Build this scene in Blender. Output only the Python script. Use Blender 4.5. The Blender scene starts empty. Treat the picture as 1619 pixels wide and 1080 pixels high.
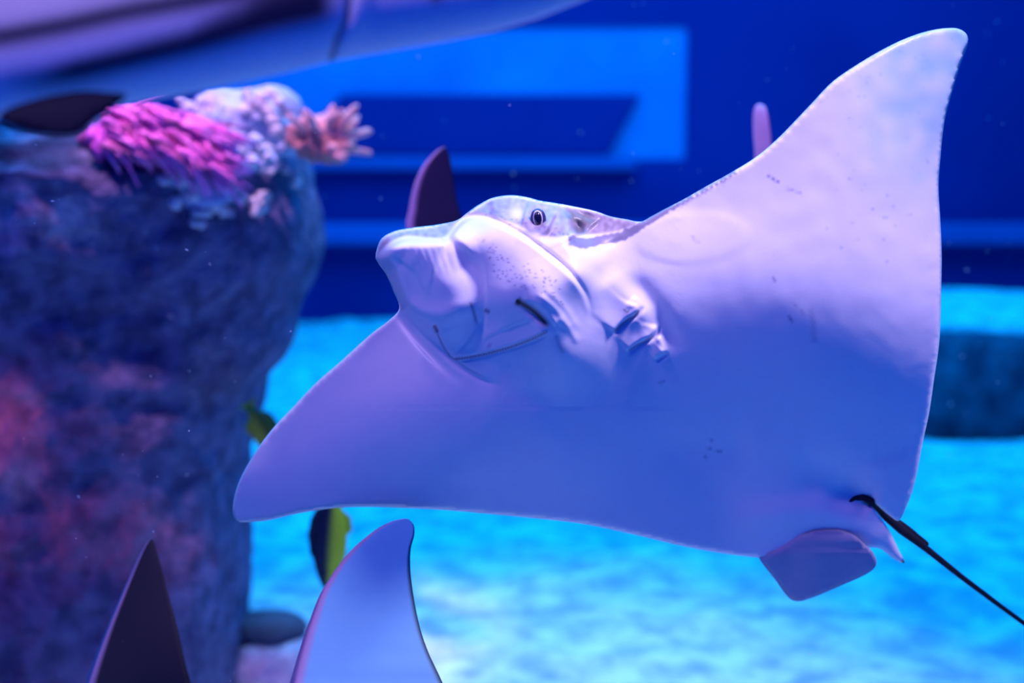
import bpy, bmesh, math, random
import numpy as np
from mathutils import Vector, Matrix, noise as mnoise
from mathutils.geometry import delaunay_2d_cdt

random.seed(7)
rng = np.random.default_rng(7)
scene = bpy.context.scene
col = scene.collection

# ------------------------------------------------------------------ camera
W, H = 1619.0, 1080.0
LENS, SENSOR = 50.0, 36.0
FPX = W * LENS / SENSOR
CAM = Vector((0.0, 0.0, 1.1))
PITCH = math.atan(290.0 / FPX)          # looking slightly down, horizon at y = 250
cam_d = bpy.data.cameras.new('camera')
cam_d.lens = LENS; cam_d.sensor_width = SENSOR; cam_d.sensor_fit = 'HORIZONTAL'
cam_d.clip_start = 0.05; cam_d.clip_end = 60
cam_d.dof.use_dof = True; cam_d.dof.focus_distance = 1.41; cam_d.dof.aperture_fstop = 2.8
cam = bpy.data.objects.new('camera', cam_d)
cam.location = CAM; cam.rotation_euler = (math.pi / 2 - PITCH, 0, 0)
col.objects.link(cam); scene.camera = cam
RIGHT = np.array((1.0, 0.0, 0.0))
FWD = np.array((0.0, math.cos(PITCH), -math.sin(PITCH)))
UP = np.array((0.0, math.sin(PITCH), math.cos(PITCH)))
CAMN = np.array(CAM)

def at(px, py, d):
    """photo pixel + distance along the viewing axis -> point in the tank"""
    return CAMN + d * (FWD + (px - W / 2) / FPX * RIGHT - (py - H / 2) / FPX * UP)

def at_many(P, d):
    return CAMN[None] + d[:, None] * (FWD[None] + ((P[:, 0] - W / 2) / FPX)[:, None] * RIGHT[None]
                                      - ((P[:, 1] - H / 2) / FPX)[:, None] * UP[None])

# ------------------------------------------------------------------ light
vs = scene.view_settings
vs.view_transform = 'Standard'; vs.look = 'None'; vs.gamma = 1.0; vs.exposure = 0.0
vs.use_curve_mapping = False
scene.cycles.use_denoising = True
scene.cycles.max_bounces = 6

world = bpy.data.worlds.new('water_ambient'); scene.world = world
world.use_nodes = True
bg = world.node_tree.nodes['Background']
bg.inputs['Color'].default_value = (0.010, 0.045, 1.0, 1); bg.inputs['Strength'].default_value = 0.55

def aim(o, target):
    o.rotation_euler = (Vector(target) - o.location).to_track_quat('-Z', 'Y').to_euler()

def spot(name, loc, target, color, power, angle, blend=0.5, size=0.1):
    l = bpy.data.lights.new(name, 'SPOT'); l.color = color; l.energy = power
    l.spot_size = math.radians(angle); l.spot_blend = blend; l.shadow_soft_size = size
    o = bpy.data.objects.new(name, l); o.location = loc; col.objects.link(o); aim(o, target); return o

def area(name, loc, target, color, power, sx, sy):
    l = bpy.data.lights.new(name, 'AREA'); l.color = color; l.energy = power
    l.shape = 'RECTANGLE'; l.size = sx; l.size_y = sy
    o = bpy.data.objects.new(name, l); o.location = loc; col.objects.link(o); aim(o, target); return o

# tank lamps hanging over the water, plus one added low spot
spot('tank_spot_lavender', (1.03, 0.55, 2.85), (0.18, 1.36, 1.04), (0.80, 0.62, 1.0), 400, 28, 1.0, 0.18)
spot('tank_spot_pink', (-0.75, 1.5, 3.3), (-0.58, 2.60, 1.16), (1.0, 0.55, 0.97), 520, 16, 0.9, 0.10)
spot('tank_spot_rose', (-1.0, 1.6, 3.0), (0.12, 1.92, 1.05), (1.0, 0.50, 0.95), 110, 36, 0.9, 0.10)
spot('tank_spot_violet', (-1.0, 0.15, 2.6), (-0.27, 0.95, 1.22), (0.60, 0.42, 1.0), 90, 27, 0.9, 0.10)
spot('added_pillar_spot', (-2.3, 1.5, 1.5), (-0.88, 2.5, 0.48), (1.0, 0.38, 0.55), 45, 20, 1.0, 0.10)  # added unseen low lamp, reddens the pillar's left side
area('tank_lamp_cyan', (0.3, 5.8, 4.2), (0.3, 5.8, 0.0), (0.0, 0.36, 1.0), 660, 6.0, 6.2)
spot('tank_spot_white', (0.1, 2.7, 2.6), (0.05, 2.9, 0.0), (0.60, 0.86, 1.0), 150, 45, 1.0, 0.3)

# ------------------------------------------------------------------ helpers
def tag(o, label=None, cat=None, group=None, kind=None):
    if label: o['label'] = label
    if cat: o['category'] = cat
    if group: o['group'] = group
    if kind: o['kind'] = kind
    return o

def link(name, me, mat=None, parent=None, smooth=True):
    o = bpy.data.objects.new(name, me); col.objects.link(o)
    if mat: me.materials.append(mat)
    if parent:
        o.parent = parent; o.matrix_parent_inverse = parent.matrix_world.inverted()
    if smooth:
        me.polygons.foreach_set('use_smooth', [True] * len(me.polygons))
    return o

def mesh_from(name, V, F):
    me = bpy.data.meshes.new(name)
    me.from_pydata([tuple(v) for v in V], [], [tuple(f) for f in F]); me.update(); return me

def empty(name, loc):
    o = bpy.data.objects.new(name, None); o.location = loc; o.empty_display_size = 0.05
    col.objects.link(o); bpy.context.view_layer.update(); return o

def set_colors(me, C, name='pig'):
    a = me.color_attributes.new(name, 'FLOAT_COLOR', 'POINT')
    c4 = np.ones((len(me.vertices), 4), dtype=np.float32); c4[:, :3] = C
    a.data.foreach_set('color', c4.ravel())

def smooth01(x):
    x = np.clip(x, 0, 1); return x * x * (3 - 2 * x)

def nz(v, s=1.0, seed=0.0):
    return mnoise.noise(Vector((v[0] * s + seed, v[1] * s + seed * 1.7, v[2] * s - seed)))

def fbm(v, s=1.0, seed=0.0, oct=4):
    return mnoise.fractal(Vector((v[0] * s + seed, v[1] * s + seed * 1.7, v[2] * s - seed)), 0.9, 2.0, oct)

def catmull(pts, step, closed=True):
    pts = np.array(pts, float); n = len(pts); out = []
    rngi = range(n) if closed else range(n - 1)
    for i in rngi:
        if closed:
            p0, p1, p2, p3 = pts[(i - 1) % n], pts[i], pts[(i + 1) % n], pts[(i + 2) % n]
        else:
            p0, p1, p2, p3 = pts[max(i - 1, 0)], pts[i], pts[i + 1], pts[min(i + 2, n - 1)]
        L = np.linalg.norm(p2 - p1); st = step(p1) if callable(step) else step
        k = max(1, int(round(L / st)))
        def kn(a, b): return max(np.linalg.norm(b - a), 1e-6) ** 0.5
        t0 = 0; t1 = t0 + kn(p0, p1); t2 = t1 + kn(p1, p2); t3 = t2 + kn(p2, p3)
        for j in range(k):
            t = t1 + (t2 - t1) * j / k
            A1 = (t1 - t) / (t1 - t0) * p0 + (t - t0) / (t1 - t0) * p1
            A2 = (t2 - t) / (t2 - t1) * p1 + (t - t1) / (t2 - t1) * p2
            A3 = (t3 - t) / (t3 - t2) * p2 + (t - t2) / (t3 - t2) * p3
            B1 = (t2 - t) / (t2 - t0) * A1 + (t - t0) / (t2 - t0) * A2
            B2 = (t3 - t) / (t3 - t1) * A2 + (t - t1) / (t3 - t1) * A3
            out.append((t2 - t) / (t2 - t1) * B1 + (t - t1) / (t2 - t1) * B2)
    if not closed: out.append(pts[-1])
    return np.array(out)

def poly_dist(P, poly, closed=False):
    """distance, arc parameter 0..1, signed side (right of travel in y-down pixels = +)"""
    poly = np.asarray(poly, float)
    A = poly if closed else poly[:-1]
    B = np.roll(poly, -1, 0) if closed else poly[1:]
    seg = np.linalg.norm(B - A, axis=1); cum = np.concatenate([[0], np.cumsum(seg)]); tot = cum[-1]
    best = np.full(len(P), 1e18); tt = np.zeros(len(P)); side = np.ones(len(P))
    for i in range(len(A)):
        d = B[i] - A[i]; L2 = max(d @ d, 1e-9)
        w = P - A[i]; t = np.clip((w @ d) / L2, 0, 1)
        q = w - t[:, None] * d; r = (q * q).sum(1)
        m = r < best
        best[m] = r[m]; tt[m] = (cum[i] + t[m] * seg[i]) / tot
        side[m] = np.sign(d[0] * w[m, 1] - d[1] * w[m, 0])
    return np.sqrt(best), tt, side

def inside(P, poly):
    poly = np.asarray(poly, float); x, y = P[:, 0], P[:, 1]
    c = np.zeros(len(P), bool); j = len(poly) - 1
    for i in range(len(poly)):
        xi, yi = poly[i]; xj, yj = poly[j]
        m = ((yi > y) != (yj > y)) & (x < (xj - xi) * (y - yi) / ((yj - yi) if yj != yi else 1e-9) + xi)
        c ^= m; j = i
    return c

def tps(ctrl):
    ctrl = np.array(ctrl, float); P = ctrl[:, :2] / 500.0; z = ctrl[:, 2]; n = len(P)
    def U(r2): return np.where(r2 > 1e-12, r2 * np.log(r2 + 1e-12), 0)
    K = U(((P[:, None] - P[None]) ** 2).sum(2)) + np.eye(n) * 0.004
    Q = np.hstack([np.ones((n, 1)), P])
    A = np.vstack([np.hstack([K, Q]), np.hstack([Q.T, np.zeros((3, 3))])])
    s = np.linalg.solve(A, np.concatenate([z, [0, 0, 0]]))
    def f(X):
        X = X / 500.0; out = np.empty(len(X))
        for a in range(0, len(X), 4000):
            x = X[a:a + 4000]
            out[a:a + 4000] = U(((x[:, None] - P[None]) ** 2).sum(2)) @ s[:n] + s[n] + x @ s[n + 1:]
        return out
    return f

# ------------------------------------------------------------------ materials
def mat(name, color=None, rough=0.6, attr=None, noise=None, bump=None, spec=0.3, emit=None, sheen=0.0, sss=0.0):
    """noise = (scale, amount, color2) multiplies, bump = (scale, strength, distance)"""
    m = bpy.data.materials.new(name); m.use_nodes = True
    nt = m.node_tree; b = nt.nodes['Principled BSDF']
    b.inputs['Roughness'].default_value = rough
    b.inputs['Specular IOR Level'].default_value = spec
    out = None
    if attr:
        a = nt.nodes.new('ShaderNodeAttribute'); a.attribute_name = attr; out = a.outputs['Color']
    elif color:
        r = nt.nodes.new('ShaderNodeRGB'); r.outputs[0].default_value = (*color, 1); out = r.outputs[0]
    tc = nt.nodes.new('ShaderNodeTexCoord')
    if noise:
        n = nt.nodes.new('ShaderNodeTexNoise'); n.inputs['Scale'].default_value = noise[0]
        n.inputs['Detail'].default_value = 6; nt.links.new(tc.outputs['Object'], n.inputs['Vector'])
        rp = nt.nodes.new('ShaderNodeMapRange'); rp.inputs[1].default_value = 0.38; rp.inputs[2].default_value = 0.64
        nt.links.new(n.outputs[0], rp.inputs[0])
        mx = nt.nodes.new('ShaderNodeMix'); mx.data_type = 'RGBA'; mx.blend_type = 'MULTIPLY'
        sc_ = nt.nodes.new('ShaderNodeMath'); sc_.operation = 'MULTIPLY'; sc_.inputs[1].default_value = noise[1]
        nt.links.new(rp.outputs[0], sc_.inputs[0]); nt.links.new(sc_.outputs[0], mx.inputs[0])
        nt.links.new(out, mx.inputs[6]); mx.inputs[7].default_value = (*noise[2], 1); out = mx.outputs[2]
    nt.links.new(out, b.inputs['Base Color'])
    if bump:
        n = nt.nodes.new('ShaderNodeTexNoise'); n.inputs['Scale'].default_value = bump[0]
        n.inputs['Detail'].default_value = 5; nt.links.new(tc.outputs['Object'], n.inputs['Vector'])
        bp = nt.nodes.new('ShaderNodeBump'); bp.inputs['Strength'].default_value = bump[1]
        bp.inputs['Distance'].default_value = bump[2]
        nt.links.new(n.outputs[0], bp.inputs['Height']); nt.links.new(bp.outputs[0], b.inputs['Normal'])
    if sss:
        b.inputs['Subsurface Weight'].default_value = sss
        b.inputs['Subsurface Radius'].default_value = (0.6, 0.5, 1.0); b.inputs['Subsurface Scale'].default_value = 0.006
    if emit:
        b.inputs['Emission Color'].default_value = (*emit[0], 1); b.inputs['Emission Strength'].default_value = emit[1]
    return m

M = {}
M['skin'] = mat('ray_skin', attr='pig', rough=0.38, spec=0.35, noise=(38, 0.10, (0.72, 0.74, 0.86)), bump=(420, 0.10, 0.0006))
M['skin_far'] = mat('ray_skin_plain', attr='pig', rough=0.45, spec=0.3, noise=(18, 0.3, (0.7, 0.72, 0.85)))
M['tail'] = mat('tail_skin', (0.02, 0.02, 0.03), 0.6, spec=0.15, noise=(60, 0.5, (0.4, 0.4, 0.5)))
M['fin'] = mat('fin_skin', (0.36, 0.36, 0.50), 0.5, spec=0.2, noise=(45, 0.25, (0.6, 0.6, 0.75)), bump=(300, 0.15, 0.0008))
M['pupil'] = mat('eye_pupil', (0.006, 0.006, 0.03), 0.12, spec=0.6, noise=(40, 0.3, (0.5, 0.5, 0.6)))
M['iris'] = mat('eye_iris', (0.75, 0.72, 0.85), 0.3, noise=(300, 0.4, (0.6, 0.6, 0.8)))
M['sclera'] = mat('eye_dark_ring', (0.035, 0.04, 0.14), 0.3, noise=(200, 0.4, (0.5, 0.5, 0.6)))
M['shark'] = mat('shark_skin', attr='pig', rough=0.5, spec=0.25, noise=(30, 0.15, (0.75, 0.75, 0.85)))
M['sharkfin'] = mat('shark_fin_skin', (0.010, 0.010, 0.03), 0.6, spec=0.1, noise=(20, 0.4, (0.5, 0.5, 0.6)))
M['rock'] = mat('reef_rock', attr='pig', rough=0.9, spec=0.1, noise=(22, 0.75, (0.28, 0.26, 0.36)), bump=(45, 0.9, 0.02))
M['stone'] = mat('dark_stone', (0.10, 0.11, 0.17), 0.9, spec=0.1, noise=(9, 0.8, (0.3, 0.3, 0.4)), bump=(25, 0.8, 0.02))
M['palestone'] = mat('pale_stone', (0.75, 0.66, 0.82), 0.9, spec=0.1, noise=(14, 0.75, (0.35, 0.3, 0.55)), bump=(30, 0.9, 0.02))
M['pink'] = mat('pink_coral', attr='pig', rough=0.6, spec=0.2, noise=(50, 0.35, (0.6, 0.4, 0.55)))
M['peach'] = mat('peach_coral', attr='pig', rough=0.7, spec=0.15, noise=(60, 0.4, (0.65, 0.45, 0.45)), bump=(150, 0.6, 0.004))
M['polyp'] = mat('pale_polyp', (0.90, 0.88, 0.93), 0.6, noise=(90, 0.5, (0.5, 0.5, 0.8)), bump=(160, 0.6, 0.003))
M['polyp2'] = mat('blue_polyp', (0.42, 0.50, 0.75), 0.6, noise=(60, 0.5, (0.5, 0.6, 0.8)), bump=(160, 0.6, 0.003))
M['wall'] = mat('tank_wall', (0.02, 0.03, 0.23), 0.85, spec=0.1, noise=(1.2, 0.45, (0.55, 0.6, 0.75)))
M['alcove'] = mat('alcove_paint', (0.10, 0.28, 0.66), 0.8, spec=0.1, noise=(1.6, 0.4, (0.6, 0.75, 0.9)))
M['glow'] = mat('alcove_glow', (0.05, 0.25, 0.6), 0.5, noise=(1.1, 0.8, (0.4, 0.5, 0.8)), emit=((0.0, 0.12, 0.66), 0.20))  # emission stands in for the light inside the alcove
M['trim'] = mat('ledge_paint', (0.04, 0.12, 0.42), 0.8, spec=0.1, noise=(2.0, 0.4, (0.6, 0.7, 0.8)))
M['fishdark'] = mat('fish_skin', attr='pig', rough=0.45, spec=0.3, noise=(70, 0.3, (0.6, 0.7, 0.6)))
M['speck'] = mat('pane_speck', (0.75, 0.8, 0.9), 0.8, noise=(30, 0.3, (0.8, 0.8, 0.9)))

def sand_mat():
    m = bpy.data.materials.new('sand'); m.use_nodes = True
    nt = m.node_tree; b = nt.nodes['Principled BSDF']; b.inputs['Roughness'].default_value = 0.95
    b.inputs['Specular IOR Level'].default_value = 0.1
    tc = nt.nodes.new('ShaderNodeTexCoord')
    n1 = nt.nodes.new('ShaderNodeTexNoise'); n1.inputs['Scale'].default_value = 9.0; n1.inputs['Detail'].default_value = 7; n1.inputs['Roughness'].default_value = 0.6
    n2 = nt.nodes.new('ShaderNodeTexNoise'); n2.inputs['Scale'].default_value = 90; n2.inputs['Detail'].default_value = 4
    nt.links.new(tc.outputs['Object'], n1.inputs['Vector']); nt.links.new(tc.outputs['Object'], n2.inputs['Vector'])
    r = nt.nodes.new('ShaderNodeValToRGB')
    r.color_ramp.elements[0].position = 0.36; r.color_ramp.elements[0].color = (0.34, 0.42, 0.46, 1)
    r.color_ramp.elements[1].position = 0.62; r.color_ramp.elements[1].color = (0.86, 0.86, 0.84, 1)
    nt.links.new(n1.outputs[0], r.inputs[0]); nt.links.new(r.outputs[0], b.inputs['Base Color'])
    bp = nt.nodes.new('ShaderNodeBump'); bp.inputs['Strength'].default_value = 0.5; bp.inputs['Distance'].default_value = 0.01
    nt.links.new(n2.outputs[0], bp.inputs['Height']); nt.links.new(bp.outputs[0], b.inputs['Normal'])
    return m
M['sand'] = sand_mat()

# ------------------------------------------------------------------ structure
def box_mesh(name, x0, x1, y0, y1, z0, z1):
    V = [(x, y, z) for x in (x0, x1) for y in (y0, y1) for z in (z0, z1)]
    F = [(0, 1, 3, 2), (4, 6, 7, 5), (0, 4, 5, 1), (2, 3, 7, 6), (0, 2, 6, 4), (1, 5, 7, 3)]
    return mesh_from(name, V, F)

def box(name, x0, x1, y0, y1, z0, z1, m, parent=None, bevel=0.0):
    o = link(name, box_mesh(name, x0, x1, y0, y1, z0, z1), m, parent, smooth=False)
    if bevel:
        md = o.modifiers.new('bevel', 'BEVEL'); md.width = bevel; md.segments = 3
    return o

BACK = 9.8
# sand floor, gently dimpled
xs = np.linspace(-5.2, 5.2, 180); ys = np.concatenate([np.linspace(0.2, 2.4, 25), np.linspace(2.45, BACK + .05, 200)])
V = []
for y in ys:
    for x in xs:
        h = 0.030 * fbm((x, y, 0), 3.2, 3.0, 3) + 0.05 * nz((x, y, 0), 0.7, 9.0)
        V.append((x, y, h - 0.02))
nx = len(xs)
F = [(j * nx + i, j * nx + i + 1, (j + 1) * nx + i + 1, (j + 1) * nx + i) for j in range(len(ys) - 1) for i in range(nx - 1)]
tag(link('floor', mesh_from('floor', V, F), M['sand']), 'pale sandy tank floor with dimpled mottled surface', kind='structure')

def wall_xz(py): return float(at(0, py, BACK)[2])
def wall_x(px): return float((px - W / 2) / FPX * BACK)
def zy(py):
    """height on the back wall of an image row"""
    k = (py - H / 2) / FPX
    dirv = FWD - k * UP
    t = BACK / dirv[1]
    return float(CAM.z + t * dirv[2])
def xw(px, Y=BACK):
    k = Y / math.cos(PITCH)
    return (px - W / 2) / FPX * k
ax0, ax1 = xw(330), xw(1078)
az0, az1 = zy(252), zy(42)
# back wall in four pieces around the alcove opening -> one mesh
def quad_wall(name):
    V = []; F = []
    def q(x0, x1, z0, z1):
        n = len(V); V.extend([(x0, BACK, z0), (x1, BACK, z0), (x1, BACK, z1), (x0, BACK, z1)]); F.append((n, n + 1, n + 2, n + 3))
    q(-5.2, ax0, -0.1, 4.6); q(ax1, 5.2, -0.1, 4.6); q(ax0, ax1, -0.1, az0); q(ax0, ax1, az1, 4.6)
    return mesh_from(name, V, F)
tag(link('wall_back', quad_wall('wall_back'), M['wall'], smooth=False), 'dark blue tank back wall with lit alcove', kind='structure')
tag(box('wall_left', -5.3, -5.2, 0.2, BACK + 1.5, -0.1, 4.6, M['wall']), 'dark tank side wall beyond the rock', kind='structure')
tag(box('wall_right', 5.2, 5.3, 0.2, BACK + 1.5, -0.1, 4.6, M['wall']), 'dark tank side wall beyond the ledge', kind='structure')
# alcove: window-like lit recess
al = empty('window_1', ((ax0 + ax1) / 2, BACK, az0))
tag(al, 'pale blue lit alcove window in the tank back wall', kind='structure')
D = 0.03
box('back_panel', ax0 - .1, ax1 + .1, BACK + D, BACK + D + .05, az0 - .1, az1 + .1, M['glow'], al)
box('sill', ax0 - .1, ax1 + .1, BACK + .012, BACK + D, az0 - .06, az0, M['alcove'], al)
box('lintel', ax0 - .1, ax1 + .1, BACK + .012, BACK + D, az1, az1 + .06, M['alcove'], al)
box('jamb', ax1, ax1 + .06, BACK + .012, BACK + D, az0, az1, M['alcove'], al)
box('jamb', ax0 - .06, ax0, BACK + .012, BACK + D, az0, az1, M['alcove'], al)
# dark slanted slab in the alcove
slab = [(545, 146), (1008, 146), (958, 243), (478, 243)]
Vs = []
for yy in (BACK - .06, BACK + .08):
    for (a, b) in slab: Vs.append((xw(a, BACK), yy, az0 + (zy(b) - zy(248))))
Vs = np.array(Vs); Vs[:, 2] = np.maximum(Vs[:, 2], az0)
o = link('dark_slab', mesh_from('dark_slab', Vs, [(0, 1, 2, 3), (7, 6, 5, 4), (0, 4, 5, 1), (1, 5, 6, 2), (2, 6, 7, 3), (3, 7, 4, 0)]), M['wall'], smooth=False)
md = o.modifiers.new('bevel', 'BEVEL'); md.width = 0.02; md.segments = 2
tag(o, 'long dark slanted slab inside the pale blue alcove', 'slab')
# ledges along the back wall
tag(box('trim_1', -5.2, xw(1000), BACK - .16, BACK + .02, zy(268), zy(248), M['trim'], bevel=.02), 'pale ledge under the alcove', kind='structure')
tag(box('trim_2', -5.2, 5.2, BACK - .26, BACK + .02, zy(384), zy(352), M['trim'], bevel=.03), 'pale low ledge along the back wall', kind='structure')

# low rock ledge on the right
def blob_loft(name, rings, m, parent=None, color=None):
    """rings: list of equal-length vertex loops; closed ends"""
    n = len(rings[0]); V = np.concatenate(rings); F = []
    for r in range(len(rings) - 1):
        for i in range(n):
            F.append((r * n + i, r * n + (i + 1) % n, (r + 1) * n + (i + 1) % n, (r + 1) * n + i))
    F.append(tuple(range(n))[::-1]); F.append(tuple((len(rings) - 1) * n + i for i in range(n)))
    me = mesh_from(name, V, F)
    bm = bmesh.new(); bm.from_mesh(me); bmesh.ops.recalc_face_normals(bm, faces=bm.faces); bm.to_mesh(me); bm.free()
    if color is not None: set_colors(me, color(V) if callable(color) else np.tile(color, (len(V), 1)))
    return link(name, me, m, parent)

def boulder(cx, cy, zs, name, m, rx, ry, amp, seed, n=48, sup=0.7, frx=None, color=None):
    rings = []
    for k, (z, s) in enumerate(zs):
        loop = []
        for i in range(n):
            a = 2 * math.pi * i / n
            c, s_ = math.cos(a), math.sin(a)
            x = cx + rx * s * math.copysign(abs(c) ** sup, c); y = cy + ry * s * math.copysign(abs(s_) ** sup, s_)
            d = amp * fbm((x, y, z), 2.0 / max(rx, ry), seed, 4)
            loop.append((x + d * c, y + d * s_, z + d * 0.3 * s))
        rings.append(np.array(loop))
    return blob_loft(name, rings, m, color=color)

lz = 0.50
zs = [(-0.1, 1.03), (0.1, 1.02), (0.22, 0.99), (0.30, 0.98), (0.36, 0.96), (0.39, 0.93), (0.405, 0.88), (0.41, 0.6), (0.41, 0.3), (0.41, 0.05)]
def turn(o, c, deg):
    o.data.transform(Matrix.Translation(Vector(c)) @ Matrix.Rotation(math.radians(deg), 4, 'Z') @ Matrix.Translation(-Vector(c)))
led = boulder(2.85, 6.35, zs, 'rock_ledge', M['stone'], 1.45, 0.85, 0.10, 4.0, 72)
cap = boulder(2.85, 6.35, [(0.37, .93), (0.40, .935), (0.425, .90), (0.44, .8), (0.445, .4), (0.445, .05)], 'sand_cap', M['sand'], 1.45, 0.85, 0.09, 4.0, 72)
turn(led, (2.85, 6.35, 0), -13); turn(cap, (2.85, 6.35, 0), -13); cap.parent = led
tag(led, 'low dark rock ledge with pale top beside the tank wall', 'ledge')

# ------------------------------------------------------------------ rock pillar
RD = 2.95                                         # distance of the pillar's middle
right_edge = [(178, 300), (188, 420), (205, 470), (240, 487), (290, 492), (340, 508), (390, 514), (425, 500), (460, 482), (500, 466), (540, 460),
              (575, 440), (606, 410), (640, 404), (690, 390), (740, 378), (800, 374), (900, 371), (1000, 367), (1080, 366), (1300, 372)]
re_y = np.array([a for a, b in right_edge], float); re_x = np.array([b for a, b in right_edge], float)
rows = list(np.linspace(182, 300, 22)) + list(np.linspace(306, 1290, 90))
rings = []
NR = 150
for k, py in enumerate(rows):
    lx = -380.0; rx_ = np.interp(py, re_y, re_x)
    L = at(lx, py, RD); R = at(rx_, py, RD)
    cx, hw = (L[0] + R[0]) / 2, (R[0] - L[0]) / 2
    z = R[2]
    ry = 0.46 * min(1.0, 0.30 + (py - 178) / 130.0) if py < 270 else 0.46 + 0.06 * math.sin(py / 130.0)
    loop = []
    for i in range(NR):
        a = 2 * math.pi * i / NR; c, s = math.cos(a), math.sin(a)
        x = cx + hw * math.copysign(abs(c) ** 0.8, c); y = RD + ry * math.copysign(abs(s) ** 0.8, s)
        p = (x, y, z)
        d = 0.045 * fbm(p, 4.5, 2.0, 5) * (0.35 + 0.65 * abs(s)) + 0.012 * fbm(p, 16, 5.0, 3)
        loop.append((x + d * c * 0.5, y + d * s * 1.4, z + 0.012 * nz(p, 9, 4)))
    rings.append(np.array(loop))
rings = [r for r in rings]
top = rings[0].mean(0)
for q in (0.6, 0.2):
    rings.insert(0, np.array([top + (v - top) * q + np.array((0, 0, 0.02 * (1 - q))) for v in rings[0 if q == .6 else 1]]))

def project(V):
    v = np.asarray(V) - CAMN; d = v @ FWD
    return np.stack([W / 2 + FPX * (v @ RIGHT) / d, H / 2 - FPX * (v @ UP) / d], 1)

def rock_color(V):
    """stone with pink and pale patches and a darkened top, laid out on the pillar's own face"""
    P = project(V); C = np.tile(np.array((0.16, 0.155, 0.30)), (len(V), 1))
    n = np.array([fbm(v, 9, 1.0, 5) for v in V])
    def patch(cx, cy, rx, ry, rgb, k, edge=0.35):
        r = ((P[:, 0] - cx) / rx) ** 2 + ((P[:, 1] - cy) / ry) ** 2
        w = np.clip((1.0 - r + n * 0.9) / edge, 0, 1) * k
        C[:] = C * (1 - w[:, None]) + np.array(rgb) * w[:, None]
    patch(10, 690, 60, 130, (0.85, 0.36, 0.46), .9)
    patch(90, 850, 190, 75, (0.42, 0.20, 0.32), .8, .6)
    patch(240, 890, 90, 70, (0.34, 0.16, 0.27), .6, .6)
    patch(340, 600, 60, 70, (0.22, 0.17, 0.26), .6, .8)
    patch(15, 340, 45, 60, (0.50, 0.45, 0.62), .8)
    patch(110, 345, 55, 42, (0.55, 0.50, 0.64), .85)
    patch(70, 225, 130, 45, (0.05, 0.05, 0.10), .85)  # top colour darkened to offset the lamplight falling there
    patch(25, 216, 30, 9, (0.50, 0.52, 0.72), .6)
    patch(330, 240, 190, 60, (0.34, 0.36, 0.60), .55)
    return C
rockp = blob_loft('reef_pillar', rings, M['rock'], color=rock_color)
tag(rockp, 'tall dark reef rock pillar with pink patches and corals on top', 'rock')
bpy.context.view_layer.update()
dg = bpy.context.evaluated_depsgraph_get()
from mathutils.bvhtree import BVHTree
rock_bvh = BVHTree.FromObject(rockp, dg)

def on_rock(px, py, lift=0.0):
    """point on the pillar seen at a pixel (or the pillar's middle distance above its top)"""
    d = Vector(at(px, py, 1.0) - CAMN).normalized()
    h = rock_bvh.ray_cast(CAM, d)
    if h[0] is not None: return np.array(h[0] - d * lift)
    return at(px, py, RD - 0.12 - lift)

# ---- tube helper for coral strands
def tube(V, F, pts, radii, n=6):
    base = len(V); pts = [np.asarray(p, float) for p in pts]
    ref = np.array((0.3, 0.9, 0.2))
    for k, p in enumerate(pts):
        t = pts[min(k + 1, len(pts) - 1)] - pts[max(k - 1, 0)]; t = t / (np.linalg.norm(t) + 1e-9)
        u = np.cross(t, ref); u /= np.linalg.norm(u) + 1e-9; w = np.cross(t, u)
        for i in range(n):
            a = 2 * math.pi * i / n; V.append(p + radii[k] * (math.cos(a) * u + math.sin(a) * w))
    for k in range(len(pts) - 1):
        for i in range(n):
            F.append((base + k * n + i, base + k * n + (i + 1) % n, base + (k + 1) * n + (i + 1) % n, base + (k + 1) * n + i))
    F.append(tuple(base + i for i in range(n))[::-1]); F.append(tuple(base + (len(pts) - 1) * n + i for i in range(n)))

def lump(name, c, r, m, parent, amp=0.25, seed=0.0, sub=3, color=None, sc=9):
    bm = bmesh.new(); bmesh.ops.create_icosphere(bm, subdivisions=sub, radius=1.0)
    for v in bm.verts:
        k = 1 + amp * fbm(v.co, 1.6, seed, 3)
        v.co = Vector((v.co.x * r[0] * k, v.co.y * r[1] * k, v.co.z * r[2] * k)) + Vector(c)
    me = bpy.data.meshes.new(name); bm.to_mesh(me); bm.free()
    if color is not None: set_colors(me, np.tile(color, (len(me.vertices), 1)))
    return link(name, me, m, parent)

PX = RD / FPX                                      # metres per pixel at the pillar
# pink feathery coral
c0 = on_rock(255, 235)
pk = empty('soft_coral', tuple(c0))
tag(pk, 'magenta pink feathery soft coral draped over the top of the reef pillar', 'coral')
lump('base', at(258, 228, RD - .40), (105 * PX, 0.09, 40 * PX), M['pink'], pk, 0.25, 1.0, 4, (0.50, 0.12, 0.36))
V = []; F = []; CC = []
def strand(px, py, dx, dy, L, w, rgb, droop=0.3, d0=RD - .47):
    pts = []; rad = []
    for k in range(6):
        t = k / 5
        x = px + dx * L * t; y = py + dy * L * t + droop * L * t * t
        pts.append(at(x, y, d0 - 0.05 * math.sin(t * 2.6) + 0.02 * t)); rad.append(w * PX * (1 - 0.72 * t) + 0.0006)
    n0 = len(V); tube(V, F, pts, rad, 5); CC.extend([rgb] * (len(V) - n0))
for i in range(330):
    u = rng.random(); v = rng.random()
    px = 158 + 175 * u; py = 166 + 68 * v + 34 * abs(u - .35) - 14 * (1 - u) + 10 * u
    a = math.radians(rng.normal(22, 16)); L = rng.uniform(38, 80)
    t = rng.random()
    rgb = (0.90 + .08 * t, 0.16 + 0.16 * t, 0.62 + 0.2 * t) if rng.random() > .16 else (0.45, 0.12, 0.33)
    strand(px, py, math.cos(a), math.sin(a), L, rng.uniform(2.6, 4.4), rgb, 0.22, RD - .47 - .05 * rng.random())
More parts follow.
